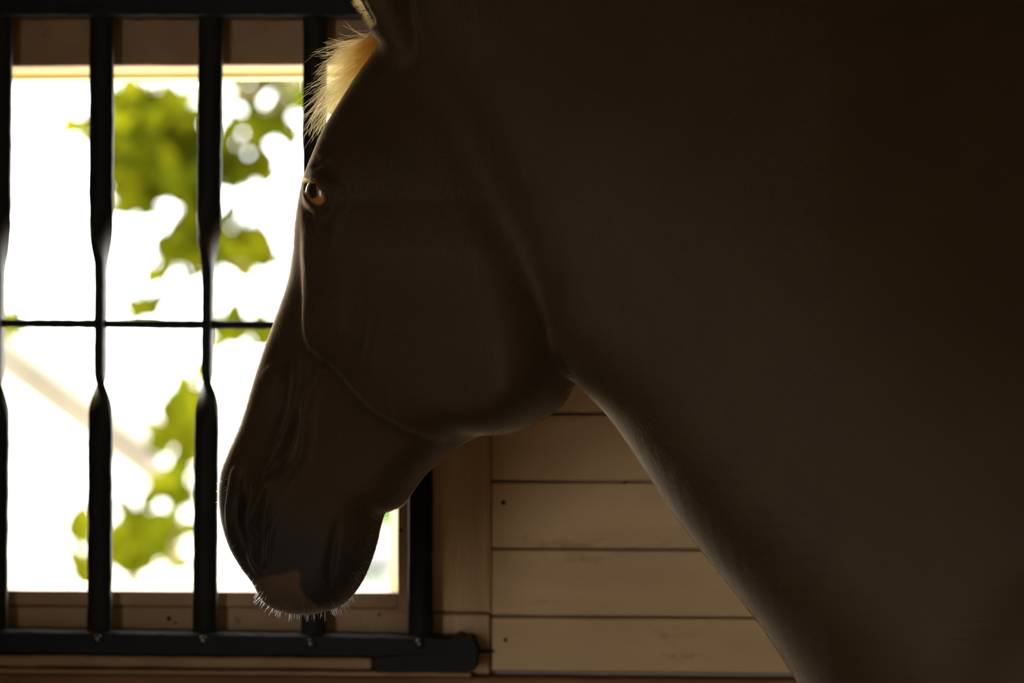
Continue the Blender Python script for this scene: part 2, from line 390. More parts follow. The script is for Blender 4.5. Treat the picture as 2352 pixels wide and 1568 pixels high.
W = tps(P3([(905, 110, 125), (1000, 260, 150), (840, 250, 150), (800, 340, 185), (745, 445, 205), (715, 400, 196), (722, 520, 180), (850, 450, 192), (1000, 500, 172), (1200, 600, 140), (950, 700, 156), (800, 700, 148), (750, 620, 164), (720, 720, 142), (1100, 800, 148), (1200, 880, 130), (860, 850, 132), (980, 930, 126), (1100, 960, 110),
                 (650, 640, 118), (690, 620, 150), (620, 800, 98), (690, 840, 116), (570, 960, 88), (650, 960, 98), (740, 920, 108), (530, 1060, 100), (600, 1080, 106), (700, 1080, 102), (820, 1000, 106), (900, 1060, 96), (800, 1140, 96), (880, 1140, 84),
                 (525, 1150, 116), (580, 1180, 122), (640, 1200, 112), (720, 1220, 98), (560, 1280, 108), (620, 1310, 106), (690, 1370, 98), (780, 1320, 84), (840, 1230, 76), (1000, 1040, 92), (1300, 700, 120)]), U2, Y2)
W = np.clip(W, 55, 235)
def pl(rows, n=None, k=6):
    return catmull([ph(r[0], r[1], (r[2] if len(r) > 2 else n)) for r in rows], k, False)
def ridge(rows, amp, width, n, taper=True):
    global W
    P = pl(rows, n); lo = P.min(0) - 5 * width; hi = P.max(0) + 5 * width
    m = (U2 > lo[0]) & (U2 < hi[0]) & (Y2 > lo[1]) & (Y2 < hi[1]); iu = np.where(m.any(1))[0]; iy = np.where(m.any(0))[0]
    if not len(iu) or not len(iy): return
    s = np.s_[iu[0]:iu[-1] + 1, iy[0]:iy[-1] + 1]
    d, _, t = seg_dist(U2[s], Y2[s], P, False); W[s] += amp * np.exp(-(d / width) ** 2) * (np.sin(np.pi * np.clip(.08 + t * .84, 0, 1)) ** .8 if taper else 1)
def blob(px, py, n, rx, ry, amp, ang=0):
    global W
    u, y = ph(px, py, n); a = math.radians(ang); X = U2 - u; Z = Y2 - y
    p = (X * math.cos(a) + Z * math.sin(a)) / rx; q = (-X * math.sin(a) + Z * math.cos(a)) / ry
    W += amp * np.exp(-(p * p + q * q))
# cheek and facial crest stand proud of the nose along one continuous edge
STEP = pl([(680, 470, 190), (690, 530, 175), (697, 600, 160), (700, 680, 148), (699, 755, 138), (711, 793, 134), (745, 824, 132), (778, 852, 130), (812, 893, 128), (857, 938, 124), (905, 968, 120), (975, 1004, 112), (1080, 1060, 95)])
dd, sg, _ = seg_dist(U2, Y2, STEP, False)
x = -sg * dd                               # positive on the cheek side
W += (25 / (1 + np.exp(-np.clip(x / 7, -30, 30))) + 15 * (1 - np.exp(-np.maximum(x, 0) / 50))) * np.clip((Y2 - 470) / 110, 0, 1) * np.exp(-np.maximum(x - 90, 0) / 400)
ridge([(708, 640), (706, 720), (708, 775), (722, 802), (755, 830)], 5, 12, 150)
ridge([(770, 842), (812, 885), (860, 932), (905, 962)], 4, 16, 140)
# soft parts of the nose
blob(642, 905, 105, 24, 66, -20, 16); ridge([(598, 865), (615, 846), (645, 836), (674, 834)], 7, 9, 100)
ridge([(752, 838), (722, 880), (700, 935), (696, 990), (688, 1045), (660, 1088), (635, 1108)], 19, 16, 112)
ridge([(684, 950), (672, 990), (658, 1035), (645, 1062)], -20, 12, 104)
ridge([(692, 810), (684, 880), (668, 950), (640, 1020), (606, 1090), (584, 1150)], 10, 13, 104)
ridge([(720, 806), (706, 850), (690, 900)], 5, 6, 115)
ridge([(672, 852), (668, 900), (660, 930)], 4, 5, 105)
ridge([(630, 1060), (612, 1096)], -7, 5, 105); ridge([(600, 1085), (575, 1150)], -4, 4, 110)
# nostril: front wing, cavity, wrinkled hind wing
ridge([(538, 1068), (531, 1090), (529, 1130), (524, 1170), (520, 1210)], 15, 8, 118)
ridge([(612, 1105), (592, 1150), (576, 1200), (569, 1245), (576, 1290), (592, 1322)], 20, 13, 122)
for a, b in (((607, 1128), (598, 1168)), ((596, 1148), (600, 1186)), ((590, 1172), (598, 1206)), ((586, 1196), (596, 1232)), ((582, 1222), (592, 1254)), ((580, 1246), (588, 1272))):
    ridge([a, b], 6, 3.6, 118)
ridge([(616, 1120), (612, 1160), (606, 1190)], -5, 5, 115)
ridge([(634, 1190), (626, 1225), (619, 1265), (606, 1320)], 9, 9, 110); ridge([(608, 1200), (603, 1260), (596, 1305)], -8, 10, 115)
ridge([(752, 1412, 70), (748, 1340, 85), (756, 1270, 90), (770, 1205, 92)], -14, 9, 85)     # mouth line
ridge([(822, 1335), (833, 1300), (842, 1265)], 5, 6, 60)
# orbit, brow and temple
ridge([(701, 392), (716, 389), (736, 400), (757, 418), (768, 428)], 7, 6, 205)
ridge([(706, 356), (724, 350), (745, 358), (752, 374)], 8, 11, 200); blob(722, 378, 205, 13, 11, -13)
ridge([(772, 415), (784, 445), (782, 480), (774, 520), (766, 560)], 7, 12, 205)
blob(714, 492, 195, 13, 15, -12); ridge([(735, 480), (728, 520), (722, 560)], 3, 9, 195); blob(757, 460, 200, 12, 40, -8)
ridge([(720, 500), (712, 560), (712, 620), (716, 700)], 3, 12, 175)
# veins and muscle streaks on the cheek
ridge([(905, 880), (903, 925), (911, 958), (918, 975)], 4, 6, 140); ridge([(862, 720), (842, 800), (826, 868)], 3, 9, 158)
ridge([(884, 740), (866, 820), (845, 885)], 2.5, 9, 155); ridge([(800, 620), (790, 700), (780, 760)], 3, 16, 160)
ridge([(985, 1000), (1050, 980), (1135, 918), (1243, 860)], 4, 24, 120)
R = np.clip(tps(P3([(880, 120, 110), (800, 300, 105), (735, 400, 95), (700, 560, 75), (640, 720, 66), (600, 850, 60), (560, 980, 60), (520, 1080, 62), (515, 1180, 78), (560, 1300, 92), (640, 1390, 95), (740, 1400, 90), (820, 1320, 90), (862, 1200, 80), (960, 1120, 62), (1100, 1010, 62), (1250, 940, 70), (1300, 700, 120), (1150, 300, 140), (900, 700, 110)]), U2, Y2), 45, 150)
q = 2.25
sc = np.minimum(W, R * 1.2)
edge = np.clip(1 + d2 / R, 0, 3) ** q
F = ((np.abs(gn)[None, :, None] / W[:, None, :]) ** q + edge[:, None, :]) ** (1 / q) - 1
F *= sc[:, None, :]
F = F.astype(np.float32)

# grid in the root frame
UU, NN = np.meshgrid(gu, gn, indexing='ij'); TT = UU - U0
RX = ((-276 + TT * CP - NN * SP) * S); RY = ((Y0 - NN * CP - TT * SP) * S); RZ = ZC + (784 - gy) * S

# --- neck and trunk: second side outline in the plane of the neck, inflated the same way
YN = -.075
TR = [root_px(px, py, YN) for px, py in [(1180, 640), (1240, 790), (1290, 846), (1336, 892), (1402, 962), (1470, 1060), (1540, 1168), (1605, 1256), (1690, 1362), (1772, 1472), (1850, 1600), (1930, 1760), (2010, 1950), (2180, 2100), (3000, 2260), (3900, 2230), (4600, 2080), (5050, 1950), (5300, 1600), (5330, 1200), (5200, 850), (4750, 400), (4050, 400), (3400, 420), (3000, 300), (2650, 110), (2100, -120), (1650, -230), (1300, -250), (1080, -150), (975, -80), (955, 40), (1035, 260), (1115, 470)]]
TRP = catmull(TR, 6)
xg = np.linspace(RX.min() - .01, RX.max() + .01, 900)
XT, ZTb = np.meshgrid(xg, RZ, indexing='ij')
inb = (XT > -.35) & (XT < 2.1)
dT = np.full(XT.shape, 1.0); dT[inb] = seg_dist(XT[inb], ZTb[inb], TRP)
def RT(rows): return [(*[c * 300 for c in root_px(px, py, YN)], v) for px, py, v in rows]
WTm = np.clip(tps(RT([(1020, 150, .045), (1100, -60, .040), (1250, 300, .074), (1250, 700, .070), (1400, 0, .055), (1500, 500, .105), (1500, 900, .092), (1900, 400, .11), (1750, 1100, .125), (2100, 900, .15), (2000, 1500, .18), (2400, 1300, .215), (2600, 560, .085), (2600, 900, .17), (3300, 1400, .27), (3400, 900, .2), (4200, 1500, .28), (4200, 900, .22), (4900, 1500, .24), (4900, 900, .2)]), XT * 300, ZTb * 300), .04, .3)
RTm = np.clip(tps(RT([(1100, 0, .08), (1300, 860, .05), (1500, 1100, .07), (1800, 1500, .10), (2000, 200, .16), (2300, 1900, .2), (3500, 1500, .33), (3400, 700, .26), (5000, 1400, .3)]), XT * 300, ZTb * 300), .045, .36)
ix = np.clip((RX - xg[0]) / (xg[1] - xg[0]), 0, 898.99); i0 = ix.astype(int); fr = (ix - i0)[..., None].astype(np.float32)
def look(T):
    T = T.astype(np.float32); return T[i0] * (1 - fr) + T[i0 + 1] * fr
eT = look(np.clip(1 + dT / RTm, 0, 6)); wT = look(WTm)
FT = np.sqrt((np.abs(RY - YN)[..., None].astype(np.float32) / wT) ** 2 + eT ** 2) - 1
FT *= np.minimum(wT, look(RTm)) / S
F = smin(F, FT, (18 + 40 * np.clip((760 - gy) / 250, 0, 1)).astype(np.float32)[None, None]); del FT, eT, wT

def sub(lo, hi):
    """grid slices for a box in the root frame"""
    m = (RX > lo[0]) & (RX < hi[0]) & (RY > lo[1]) & (RY < hi[1]); a = np.where(m.any(1))[0]; b = np.where(m.any(0))[0]; c = np.where((RZ > lo[2]) & (RZ < hi[2]))[0]
    return np.s_[a[0]:a[-1] + 1, b[0]:b[-1] + 1, c[0]:c[-1] + 1]
def cone_union(a, b, ra, rb, k=.03, sy=1.0):
    a = np.array(a, float); b = np.array(b, float); r = max(ra, rb) + .1; s = sub(np.minimum(a, b) - r, np.maximum(a, b) + r)
    X = RX[s[0], s[1]][..., None] - a[0]; Yv = (RY[s[0], s[1]][..., None] - a[1]); Z = RZ[s[2]][None, None] - a[2]
    e = b - a; t = np.clip((X * e[0] + Yv * e[1] + Z * e[2]) / (e @ e), 0, 1)
    d = np.sqrt((X - t * e[0]) ** 2 + ((Yv - t * e[1]) * sy) ** 2 + (Z - t * e[2]) ** 2) - (ra + (rb - ra) * t)
    F[s] = smin(F[s], (d / S).astype(np.float32), k / S)
for sd_ in (-1, 1):
    y = YN + sd_ * .13
    for a, b, ra, rb in (((.56, y, 1.12), (.62, y, .78), .13, .085), ((.62, y, .80), (.60, y, .48), .08, .048), ((.60, y, .48), (.60, y, .22), .045, .036), ((.60, y, .24), (.56, y, .10), .042, .036), ((.56, y, .10), (.545, y, .045), .045, .062)): cone_union(a, b, ra, rb)
    y = YN + sd_ * .14
    for a, b, ra, rb in (((1.68, y, 1.15), (1.58, y, .82), .19, .12), ((1.58, y, .85), (1.80, y, .56), .11, .055), ((1.80, y, .56), (1.76, y, .26), .052, .040), ((1.76, y, .26), (1.71, y, .11), .044, .037), ((1.71, y, .11), (1.695, y, .045), .046, .062)): cone_union(a, b, ra, rb)

# --- ears: tapering cups, thin-walled
def local(u, n, y): return gu, gn, gy
def ear(base, tip, nb, nt):
    (bu, by), (tu, ty) = ph(*base, nb), ph(*tip, nt)
    A = np.array([bu, nb, by]); B = np.array([tu, nt, ty]); e = B - A; L = np.linalg.norm(e); e /= L
    lo = np.minimum(A, B) - 130; hi = np.maximum(A, B) + 130
    su = np.where((gu > lo[0]) & (gu < hi[0]))[0]; sn = np.where((gn > lo[1]) & (gn < hi[1]))[0]; sy = np.where((gy > lo[2]) & (gy < hi[2]))[0]
    s = np.s_[su[0]:su[-1] + 1, sn[0]:sn[-1] + 1, sy[0]:sy[-1] + 1]
    X = gu[s[0]][:, None, None] - A[0]; Nn = gn[s[1]][None, :, None] - A[1]; Z = gy[s[2]][None, None] - A[2]
    t = X * e[0] + Nn * e[1] + Z * e[2]; tn = np.clip(t / L, 0, 1)
    r = 82 * (np.sin(np.pi * (tn * .86 + .14)) ** .7) * (1 - .25 * tn) + 4
    side = np.array([.15, 1.0 * np.sign(nb), 0]); side -= (side @ e) * e; side /= np.linalg.norm(side); fwd = np.cross(e, side); fwd *= -np.sign(fwd[0])  # opens forwards (towards -u)
    a = X * side[0] + Nn * side[1] + Z * side[2]; b = X * fwd[0] + Nn * fwd[1] + Z * fwd[2]
    over = np.maximum(np.abs(t - L / 2) - L / 2, 0)
    d = np.sqrt(a * a + (b * 1.15) ** 2 + over ** 2) - r
    b2 = b - r * .55
    inner = np.sqrt(a * a + b2 * b2) - r * .86
    inner = np.maximum(inner, .16 * L - t)
    d = smax(d, -inner, 8)
    F[s] = smin(F[s], d.astype(np.float32), np.float32(26))
ear((925, 95), (795, -250), 95, 120); ear((925, 95), (795, -250), -95, -120)

# --- eye socket dome, lid opening and nostril cavity
def sphere_field(c, rad, s):
    X = gu[s[0]][:, None, None] - c[0]; Nn = gn[s[1]][None, :, None] - c[1]; Z = gy[s[2]][None, None] - c[2]
    return np.sqrt((X / rad[0]) ** 2 + (Nn / rad[1]) ** 2 + (Z / rad[2]) ** 2)
def gbox(c, m):
    su = np.where(np.abs(gu - c[0]) < m)[0]; sn = np.where(np.abs(gn - c[1]) < m)[0]; sy = np.where(np.abs(gy - c[2]) < m)[0]
    return np.s_[su[0]:su[-1] + 1, sn[0]:sn[-1] + 1, sy[0]:sy[-1] + 1]
ER = 46.0; EN = 178.0
EYES = []
APER = np.array([(699, 411), (712, 411), (724, 418), (735, 431), (743, 445), (748, 458), (745, 467), (737, 472), (724, 469), (710, 457), (700, 440), (697, 424)], float)
for sgn in (1, -1):
    eu, ey = ph(749, 444, EN); c = np.array([eu, sgn * EN, ey]); EYES.append(c)
    s = gbox(c, 110)
    dome = (sphere_field(c, (1, 1, 1), s) - (ER + 6)).astype(np.float32)
    F[s] = smin(F[s], dome, np.float32(16))
    # lid opening: the lens outline swept along the line of sight through the eye
    Ug = gu[s[0]][:, None, None] + 0 * F[s]; Ng = np.abs(gn[s[1]])[None, :, None] + 0 * F[s] if sgn < 0 else gn[s[1]][None, :, None] + 0 * F[s]; Yg = gy[s[2]][None, None] + 0 * F[s]
    t = Ug - U0; Yd = Y0 - Ng * CP - t * SP; Xp = -276 + t * CP - Ng * SP
    pxg = 1176 + Xp * DP / (DP + Yd); pyg = 784 + (Yg - 784) * DP / (DP + Yd)
    ap = seg_dist(pxg.astype(np.float64), pyg.astype(np.float64), catmull(APER, 4)) - 2
    behind = Yd - (Y0 - c[1] * sgn * CP - (c[0] - U0) * SP) - 14      # keep the far wall of the socket
    hole = np.maximum(ap, behind)
    ball = sphere_field(c, (1, 1, 1), s) - (ER - 3)
    F[s] = smax(smax(F[s], -hole.astype(np.float32), np.float32(5)), -ball.astype(np.float32), np.float32(3))
for sgn in (1, -1):
    for (px, py, nn, rad, ang) in ((551, 1165, 134, (15, 40, 68), 7), (560, 1225, 128, (12, 30, 48), 3), (549, 1105, 128, (10, 28, 28), 10)):
        u_, y_ = ph(px, py, nn); c = np.array([u_, sgn * nn, y_]); s = gbox(c, 120)
        X = gu[s[0]][:, None, None] - c[0]; Nn = gn[s[1]][None, :, None] - c[1]; Z = gy[s[2]][None, None] - c[2]
        a = math.radians(ang); p = X * math.cos(a) + Z * math.sin(a); r_ = -X * math.sin(a) + Z * math.cos(a)
        f_ = (np.sqrt((p / rad[0]) ** 2 + (Nn / rad[1]) ** 2 + (r_ / rad[2]) ** 2) - 1) * min(rad)
        F[s] = smax(F[s], -f_.astype(np.float32), np.float32(10))

def surface_nets(F, gx, gyy, gz):
    Sg = F < 0; C = np.zeros(np.array(F.shape) - 1, np.uint8)
    sl = [np.s_[:-1], np.s_[1:]]
    for i in (0, 1):
        for j in (0, 1):
            for k in (0, 1): C += Sg[sl[i], sl[j], sl[k]]
    I, J, K = np.where((C > 0) & (C < 8)); ids = np.full(C.shape, -1, np.int32); ids[I, J, K] = np.arange(len(I)); del C
    cor = [(i, j, k) for i in (0, 1) for j in (0, 1) for k in (0, 1)]
    val = np.stack([F[I + i, J + j, K + k] for i, j, k in cor], 1).astype(np.float64)
    pos = np.stack([np.stack([gx[I + i], gyy[J + j], gz[K + k]], 1) for i, j, k in cor], 1)
    acc = np.zeros((len(I), 3)); cnt = np.zeros(len(I))
    for a in range(8):
        for b in range(a + 1, 8):
            if sum(x != y for x, y in zip(cor[a], cor[b])) != 1: continue
            m = (val[:, a] < 0) != (val[:, b] < 0); t = val[m, a] / (val[m, a] - val[m, b])
            acc[m] += pos[m, a] + t[:, None] * (pos[m, b] - pos[m, a]); cnt[m] += 1
    V = acc / cnt[:, None]; Q = []
    def emit(I, J, K, o, flip):
        q = np.stack([ids[I + a, J + b, K + c] for a, b, c in o], 1); q[flip] = q[flip][:, ::-1]; Q.append(q[(q >= 0).all(1)])
    I, J, K = np.where(Sg[:-1, 1:-1, 1:-1] != Sg[1:, 1:-1, 1:-1]); J += 1; K += 1; emit(I, J, K, [(0, -1, -1), (0, 0, -1), (0, 0, 0), (0, -1, 0)], ~Sg[I, J, K])
    I, J, K = np.where(Sg[1:-1, :-1, 1:-1] != Sg[1:-1, 1:, 1:-1]); I += 1; K += 1; emit(I, J, K, [(-1, 0, -1), (-1, 0, 0), (0, 0, 0), (0, 0, -1)], ~Sg[I, J, K])
    I, J, K = np.where(Sg[1:-1, 1:-1, :-1] != Sg[1:-1, 1:-1, 1:]); I += 1; J += 1; emit(I, J, K, [(-1, -1, 0), (0, -1, 0), (0, 0, 0), (-1, 0, 0)], ~Sg[I, J, K])
    return V, np.concatenate(Q)
V, Q = surface_nets(F, gu, gn, gy); del F
def relax(V, Q, it, w=.5):
    E = np.unique(np.sort(np.concatenate([Q[:, [0, 1]], Q[:, [1, 2]], Q[:, [2, 3]], Q[:, [3, 0]]]), 1), axis=0)
    deg = np.bincount(E.ravel(), minlength=len(V))[:, None]
    for _ in range(it):
        acc = np.stack([np.bincount(E[:, 0], V[E[:, 1], c], len(V)) + np.bincount(E[:, 1], V[E[:, 0], c], len(V)) for c in range(3)], 1)
        V = V + w * (acc / np.maximum(deg, 1) - V)
    return V
V = relax(V, Q, 2)
HV = to_root(V)
bme = mesh_arrays('body', HV, Q[:, ::-1]); smooth(bme)
nrm = np.zeros(len(bme.vertices) * 3, np.float32); bme.vertices.foreach_get('normal', nrm); nrm = nrm.reshape(-1, 3)
if (nrm * (HV - HV.mean(0))).sum() < 0:
    bme.flip_normals(); nrm = -nrm
print('HORSE verts', len(HV), 'quads', len(Q), F'grid {len(gu)}x{len(gn)}x{len(gy)}')

# coat colours: bay body, dark muzzle and lower legs, pale pink snip between the nostrils and on the lip
def photo_xy(H):
    f = DIST / (DIST + H[:, 1]); return 1176 + H[:, 0] / S * f, 784 - (H[:, 2] - ZC) / S * f
vx, vy = photo_xy(HV)
u_, n_, y_ = V[:, 0], V[:, 1], V[:, 2]
def sst(a, b, x): t = np.clip((x - a) / (b - a), 0, 1); return t * t * (3 - 2 * t)
ax = (y_ - 784) * .92 - (u_ - 700) * .39                      # distance down the face
headm = (u_ < 1000) & (y_ > 700)
muz = np.where(headm, sst(330, 430, ax), 0)
legm = sst(.75, .55, HV[:, 2])
bay = np.array([.046, .024, .010]); blk = np.array([.022, .019, .016]); pink = np.array([.11, .062, .036])
colr = bay[None] * (1 - muz[:, None]) + blk[None] * muz[:, None]
colr = colr * (1 - legm[:, None]) + blk[None] * legm[:, None]
snip_e = [ph(*p) for p in [(600, 1330, 60), (618, 1322, 95), (650, 1318, 100), (680, 1308, 100), (690, 1315, 98), (688, 1350, 98), (700, 1375, 95), (726, 1400, 70), (735, 1440, 50), (560, 1440, 50), (560, 1330, 50)]]
ds = seg_dist(u_.astype(float), y_.astype(float), np.array(snip_e)); sn = sst(5, -5, ds)
colr = colr * (1 - sn[:, None]) + pink[None] * sn[:, None]
at_ = bme.color_attributes.new('coat', 'FLOAT_COLOR', 'POINT'); at_.data.foreach_set('color', np.c_[colr, np.ones(len(colr))].astype(np.float32).ravel())

def coat_material():
    m, nt, b = mat('bay_coat'); L = nt.links.new
    a = N(nt, 'ShaderNodeAttribute'); a.attribute_name = 'coat'
    tc = N(nt, 'ShaderNodeTexCoord'); mp = N(nt, 'ShaderNodeMapping'); mp.inputs['Scale'].default_value = (800, 800, 110); mp.inputs['Rotation'].default_value = (0, .35, 0)
    L(tc.outputs['Object'], mp.inputs[0])
    n1 = N(nt, 'ShaderNodeTexNoise'); n1.inputs['Scale'].default_value = 1; n1.inputs['Detail'].default_value = 4; L(mp.outputs[0], n1.inputs['Vector'])
    n2 = N(nt, 'ShaderNodeTexNoise'); n2.inputs['Scale'].default_value = 14; n2.inputs['Detail'].default_value = 3; L(tc.outputs['Object'], n2.inputs['Vector'])
    mr = N(nt, 'ShaderNodeMapRange'); mr.inputs[3].default_value = .7; mr.inputs[4].default_value = 1.3; L(n1.outputs['Fac'], mr.inputs[0])
    mr2 = N(nt, 'ShaderNodeMapRange'); mr2.inputs[3].default_value = .75; mr2.inputs[4].default_value = 1.25; L(n2.outputs['Fac'], mr2.inputs[0])
    mu = N(nt, 'ShaderNodeMath', operation='MULTIPLY'); L(mr.outputs[0], mu.inputs[0]); L(mr2.outputs[0], mu.inputs[1])
    vm = N(nt, 'ShaderNodeVectorMath', operation='SCALE'); L(a.outputs['Color'], vm.inputs[0]); L(mu.outputs[0], vm.inputs['Scale'])
    L(vm.outputs[0], b.inputs['Base Color'])
    b.inputs['Roughness'].default_value = .6; b.inputs['Specular IOR Level'].default_value = .3; b.inputs['Specular Tint'].default_value = (1, .8, .6, 1)
    b.inputs['Sheen Weight'].default_value = .6; b.inputs['Sheen Roughness'].default_value = .35; b.inputs['Sheen Tint'].default_value = (1, .82, .6, 1)
    bp = N(nt, 'ShaderNodeBump'); bp.inputs['Strength'].default_value = .3; bp.inputs['Distance'].default_value = .0006
    L(n1.outputs['Fac'], bp.inputs['Height']); L(bp.outputs[0], b.inputs['Normal'])
    return m
M['coat'] = coat_material()
horse = tag(empty('horse', (0, 0, 0), YAW), 'dark bay horse with a chestnut forelock standing side-on before the barred window', 'horse')
body = link('body', bme, M['coat'], horse)

# --- eyes
def eye_material():
    m, nt, b = mat('amber_eye'); L = nt.links.new
    tc = N(nt, 'ShaderNodeTexCoord'); sp = N(nt, 'ShaderNodeSeparateXYZ'); L(tc.outputs['Object'], sp.inputs[0])
    # object space: +Z is the gaze, X along the oblong pupil
    def math_(op, a, b_=None):
        n = N(nt, 'ShaderNodeMath', operation=op)
        for i, v in enumerate((a, b_)):
            if v is None: continue
            if isinstance(v, (int, float)): n.inputs[i].default_value = v
            else: L(v, n.inputs[i])
        return n.outputs[0]
    r = math_('SQRT', math_('ADD', math_('POWER', sp.outputs['X'], 2), math_('POWER', sp.outputs['Y'], 2)))
    cr = N(nt, 'ShaderNodeValToRGB'); e = cr.color_ramp.elements
    e[0].position = 0; e[0].color = (.42, .15, .02, 1); e[1].position = 1; e[1].color = (.05, .035, .02, 1)
    for p, c in ((.35, (.38, .13, .015, 1)), (.60, (.60, .24, .03, 1)), (.70, (.45, .17, .02, 1)), (.76, (.04, .028, .018, 1)), (.9, (.05, .04, .03, 1))):
        k = e.new(p); k.color = c
    L(math_('DIVIDE', r, ER * S), cr.inputs[0])
    n1 = N(nt, 'ShaderNodeTexNoise'); n1.inputs['Scale'].default_value = 900; L(tc.outputs['Object'], n1.inputs['Vector'])
    mr = N(nt, 'ShaderNodeMapRange'); mr.inputs[3].default_value = .5; mr.inputs[4].default_value = 1.5; L(n1.outputs['Fac'], mr.inputs[0])
    vm = N(nt, 'ShaderNodeVectorMath', operation='SCALE'); L(cr.outputs[0], vm.inputs[0]); L(mr.outputs[0], vm.inputs['Scale'])
    pu = math_('SQRT', math_('ADD', math_('POWER', math_('DIVIDE', sp.outputs['X'], ER * S * .36), 4), math_('POWER', math_('DIVIDE', sp.outputs['Y'], ER * S * .24), 4)))
    inp = math_('LESS_THAN', pu, 1.0)
    mx = N(nt, 'ShaderNodeMix', data_type='RGBA'); L(inp, mx.inputs[0]); L(vm.outputs[0], mx.inputs[6]); mx.inputs[7].default_value = (.012, .014, .012, 1)
    L(mx.outputs[2], b.inputs['Base Color']); b.inputs['Roughness'].default_value = .3; b.inputs['Coat Weight'].default_value = 1; b.inputs['Coat Roughness'].default_value = .03
    b.inputs['Specular IOR Level'].default_value = .5
    return m
M['eye'] = eye_material()
eyes_root = []
for sgn, c in zip((1, -1), EYES):
    bm = bmesh.new(); bmesh.ops.create_uvsphere(bm, u_segments=64, v_segments=40, radius=ER * S)
    for v in bm.verts:                                        # cornea bulge along the gaze
        t = v.co.z / (ER * S)
        if t > .6: v.co *= 1 + .10 * ((t - .6) / .4) ** .8 * .7
    o = link('eye', bm_mesh('eye', bm, True), M['eye'], horse)
    o.location = Vector(to_root(c[None])[0])
    g = Vector((-.56, -.80 * sgn if sgn > 0 else .9, .08)).normalized() if sgn > 0 else Vector((-.25, .97, .05)).normalized()
    z = g; x = Vector((.25, 0, -1)); x = (x - x.dot(z) * z).normalized(); y = z.cross(x)
    o.rotation_euler = Matrix((x, y, z)).transposed().to_euler(); eyes_root.append(o)

HAIRK = 1.5
# --- hair of the horse ---------------------------------------------------------------------------------
def hair_material(name, color, rough=.35, rad=.5, var=.25):
    m = bpy.data.materials.new(name); m.use_nodes = True; nt = m.node_tree; nt.nodes.clear(); L = nt.links.new
    o = N(nt, 'ShaderNodeOutputMaterial'); h = N(nt, 'ShaderNodeBsdfHairPrincipled'); h.parametrization = 'COLOR'
    h.inputs['Roughness'].default_value = rough; h.inputs['Radial Roughness'].default_value = rad
    if 'Random Color' in h.inputs: h.inputs['Random Color'].default_value = var
    if isinstance(color, str):
        a = N(nt, 'ShaderNodeAttribute'); a.attribute_name = color; L(a.outputs['Color'], h.inputs['Color'])
    else: h.inputs['Color'].default_value = (*color, 1)
    L(h.outputs[0], o.inputs[0]); return m
def hair_obj(name, P, rad, m, parent, tip=.25, attr=None):
    """P: (strands, points, 3) root-frame positions; rad: metres at the root"""
    P = np.asarray(P, np.float32); ns, npt = P.shape[:2]
    hc = bpy.data.hair_curves.new(name); hc.add_curves([npt] * ns)
    hc.attributes['position'].data.foreach_set('vector', P.reshape(-1))
    ra = hc.attributes.get('radius') or hc.attributes.new('radius', 'FLOAT', 'POINT')
    prof = np.linspace(1, tip, npt)[None] * (np.ones((ns, 1)) * np.asarray(rad).reshape(-1, 1)); ra.data.foreach_set('value', prof.astype(np.float32).ravel())
    if attr is not None:
        c = hc.attributes.new('coat', 'FLOAT_COLOR', 'CURVE'); c.data.foreach_set('color', np.c_[attr, np.ones(ns)].astype(np.float32).ravel())
    hc.materials.append(m); o = bpy.data.objects.new(name, hc); COL.objects.link(o); o.parent = parent; o['kind'] = 'stuff'
    return o
def pr(px, py, Yd):
    x, z = root_px(px, py, Yd); return np.array([x, Yd, z])
def unit(v): return v / np.maximum(np.linalg.norm(v, axis=-1, keepdims=True), 1e-9)
def bez(a, b, c, d, n):
    t = np.linspace(0, 1, n)[None, :, None]; a, b, c, d = (v[:, None] for v in (a, b, c, d))
    return (1 - t) ** 3 * a + 3 * (1 - t) ** 2 * t * b + 3 * (1 - t) * t * t * c + t ** 3 * d

M['forelock'] = hair_material('chestnut_forelock', (.36, .14, .022), .3, .45, .3)
M['whisker'] = hair_material('pale_whiskers', (.62, .50, .34), .3, .4, .2)
M['fur'] = hair_material('short_coat_hair', 'coat', .38, .55, .3)
M['mane'] = hair_material('dark_mane_hair', (.05, .025, .01), .35, .5, .3)

# short coat: strands lying along the face, denser on the head
tri = np.concatenate([Q[:, [0, 1, 2]], Q[:, [0, 2, 3]]])
A_, B_, C_ = HV[tri[:, 0]], HV[tri[:, 1]], HV[tri[:, 2]]
area = .5 * np.linalg.norm(np.cross(B_ - A_, C_ - A_), axis=1); cx = (vx[tri[:, 0]] + vx[tri[:, 1]] + vx[tri[:, 2]]) / 3; cz = (A_[:, 2] + B_[:, 2] + C_[:, 2]) / 3
dens = np.where(cx < 1150, 1.0, np.where(cx < 1900, .5, 0.0)) * (cz > 1.05)
mz = sn[tri[:, 0]]; dens *= 1 - .8 * mz
w_ = area * dens; NH = 300000
pick = RNG.choice(len(tri), NH, p=w_ / w_.sum()); r1 = np.sqrt(RNG.random(NH))[:, None]; r2 = RNG.random(NH)[:, None]
root = (1 - r1) * A_[pick] + r1 * (1 - r2) * B_[pick] + r1 * r2 * C_[pick]
nh = unit((nrm[tri[pick]]).mean(1)); hc_ = colr[tri[pick, 0]]
flow = np.tile(np.array([-.30, 0, -1.0]), (NH, 1)); back = sst(950, 1300, vx[tri[pick, 0]])[:, None]
flow = unit(flow * (1 - back) + np.array([.8, 0, -.6]) * back) + RNG.normal(0, .12, (NH, 3))
tg = unit(flow - (flow * nh).sum(1, keepdims=True) * nh)
ln = (RNG.uniform(.0045, .0085, NH) * (1 - .45 * muz[tri[pick, 0]]))[:, None]
t = np.linspace(0, 1, 4)
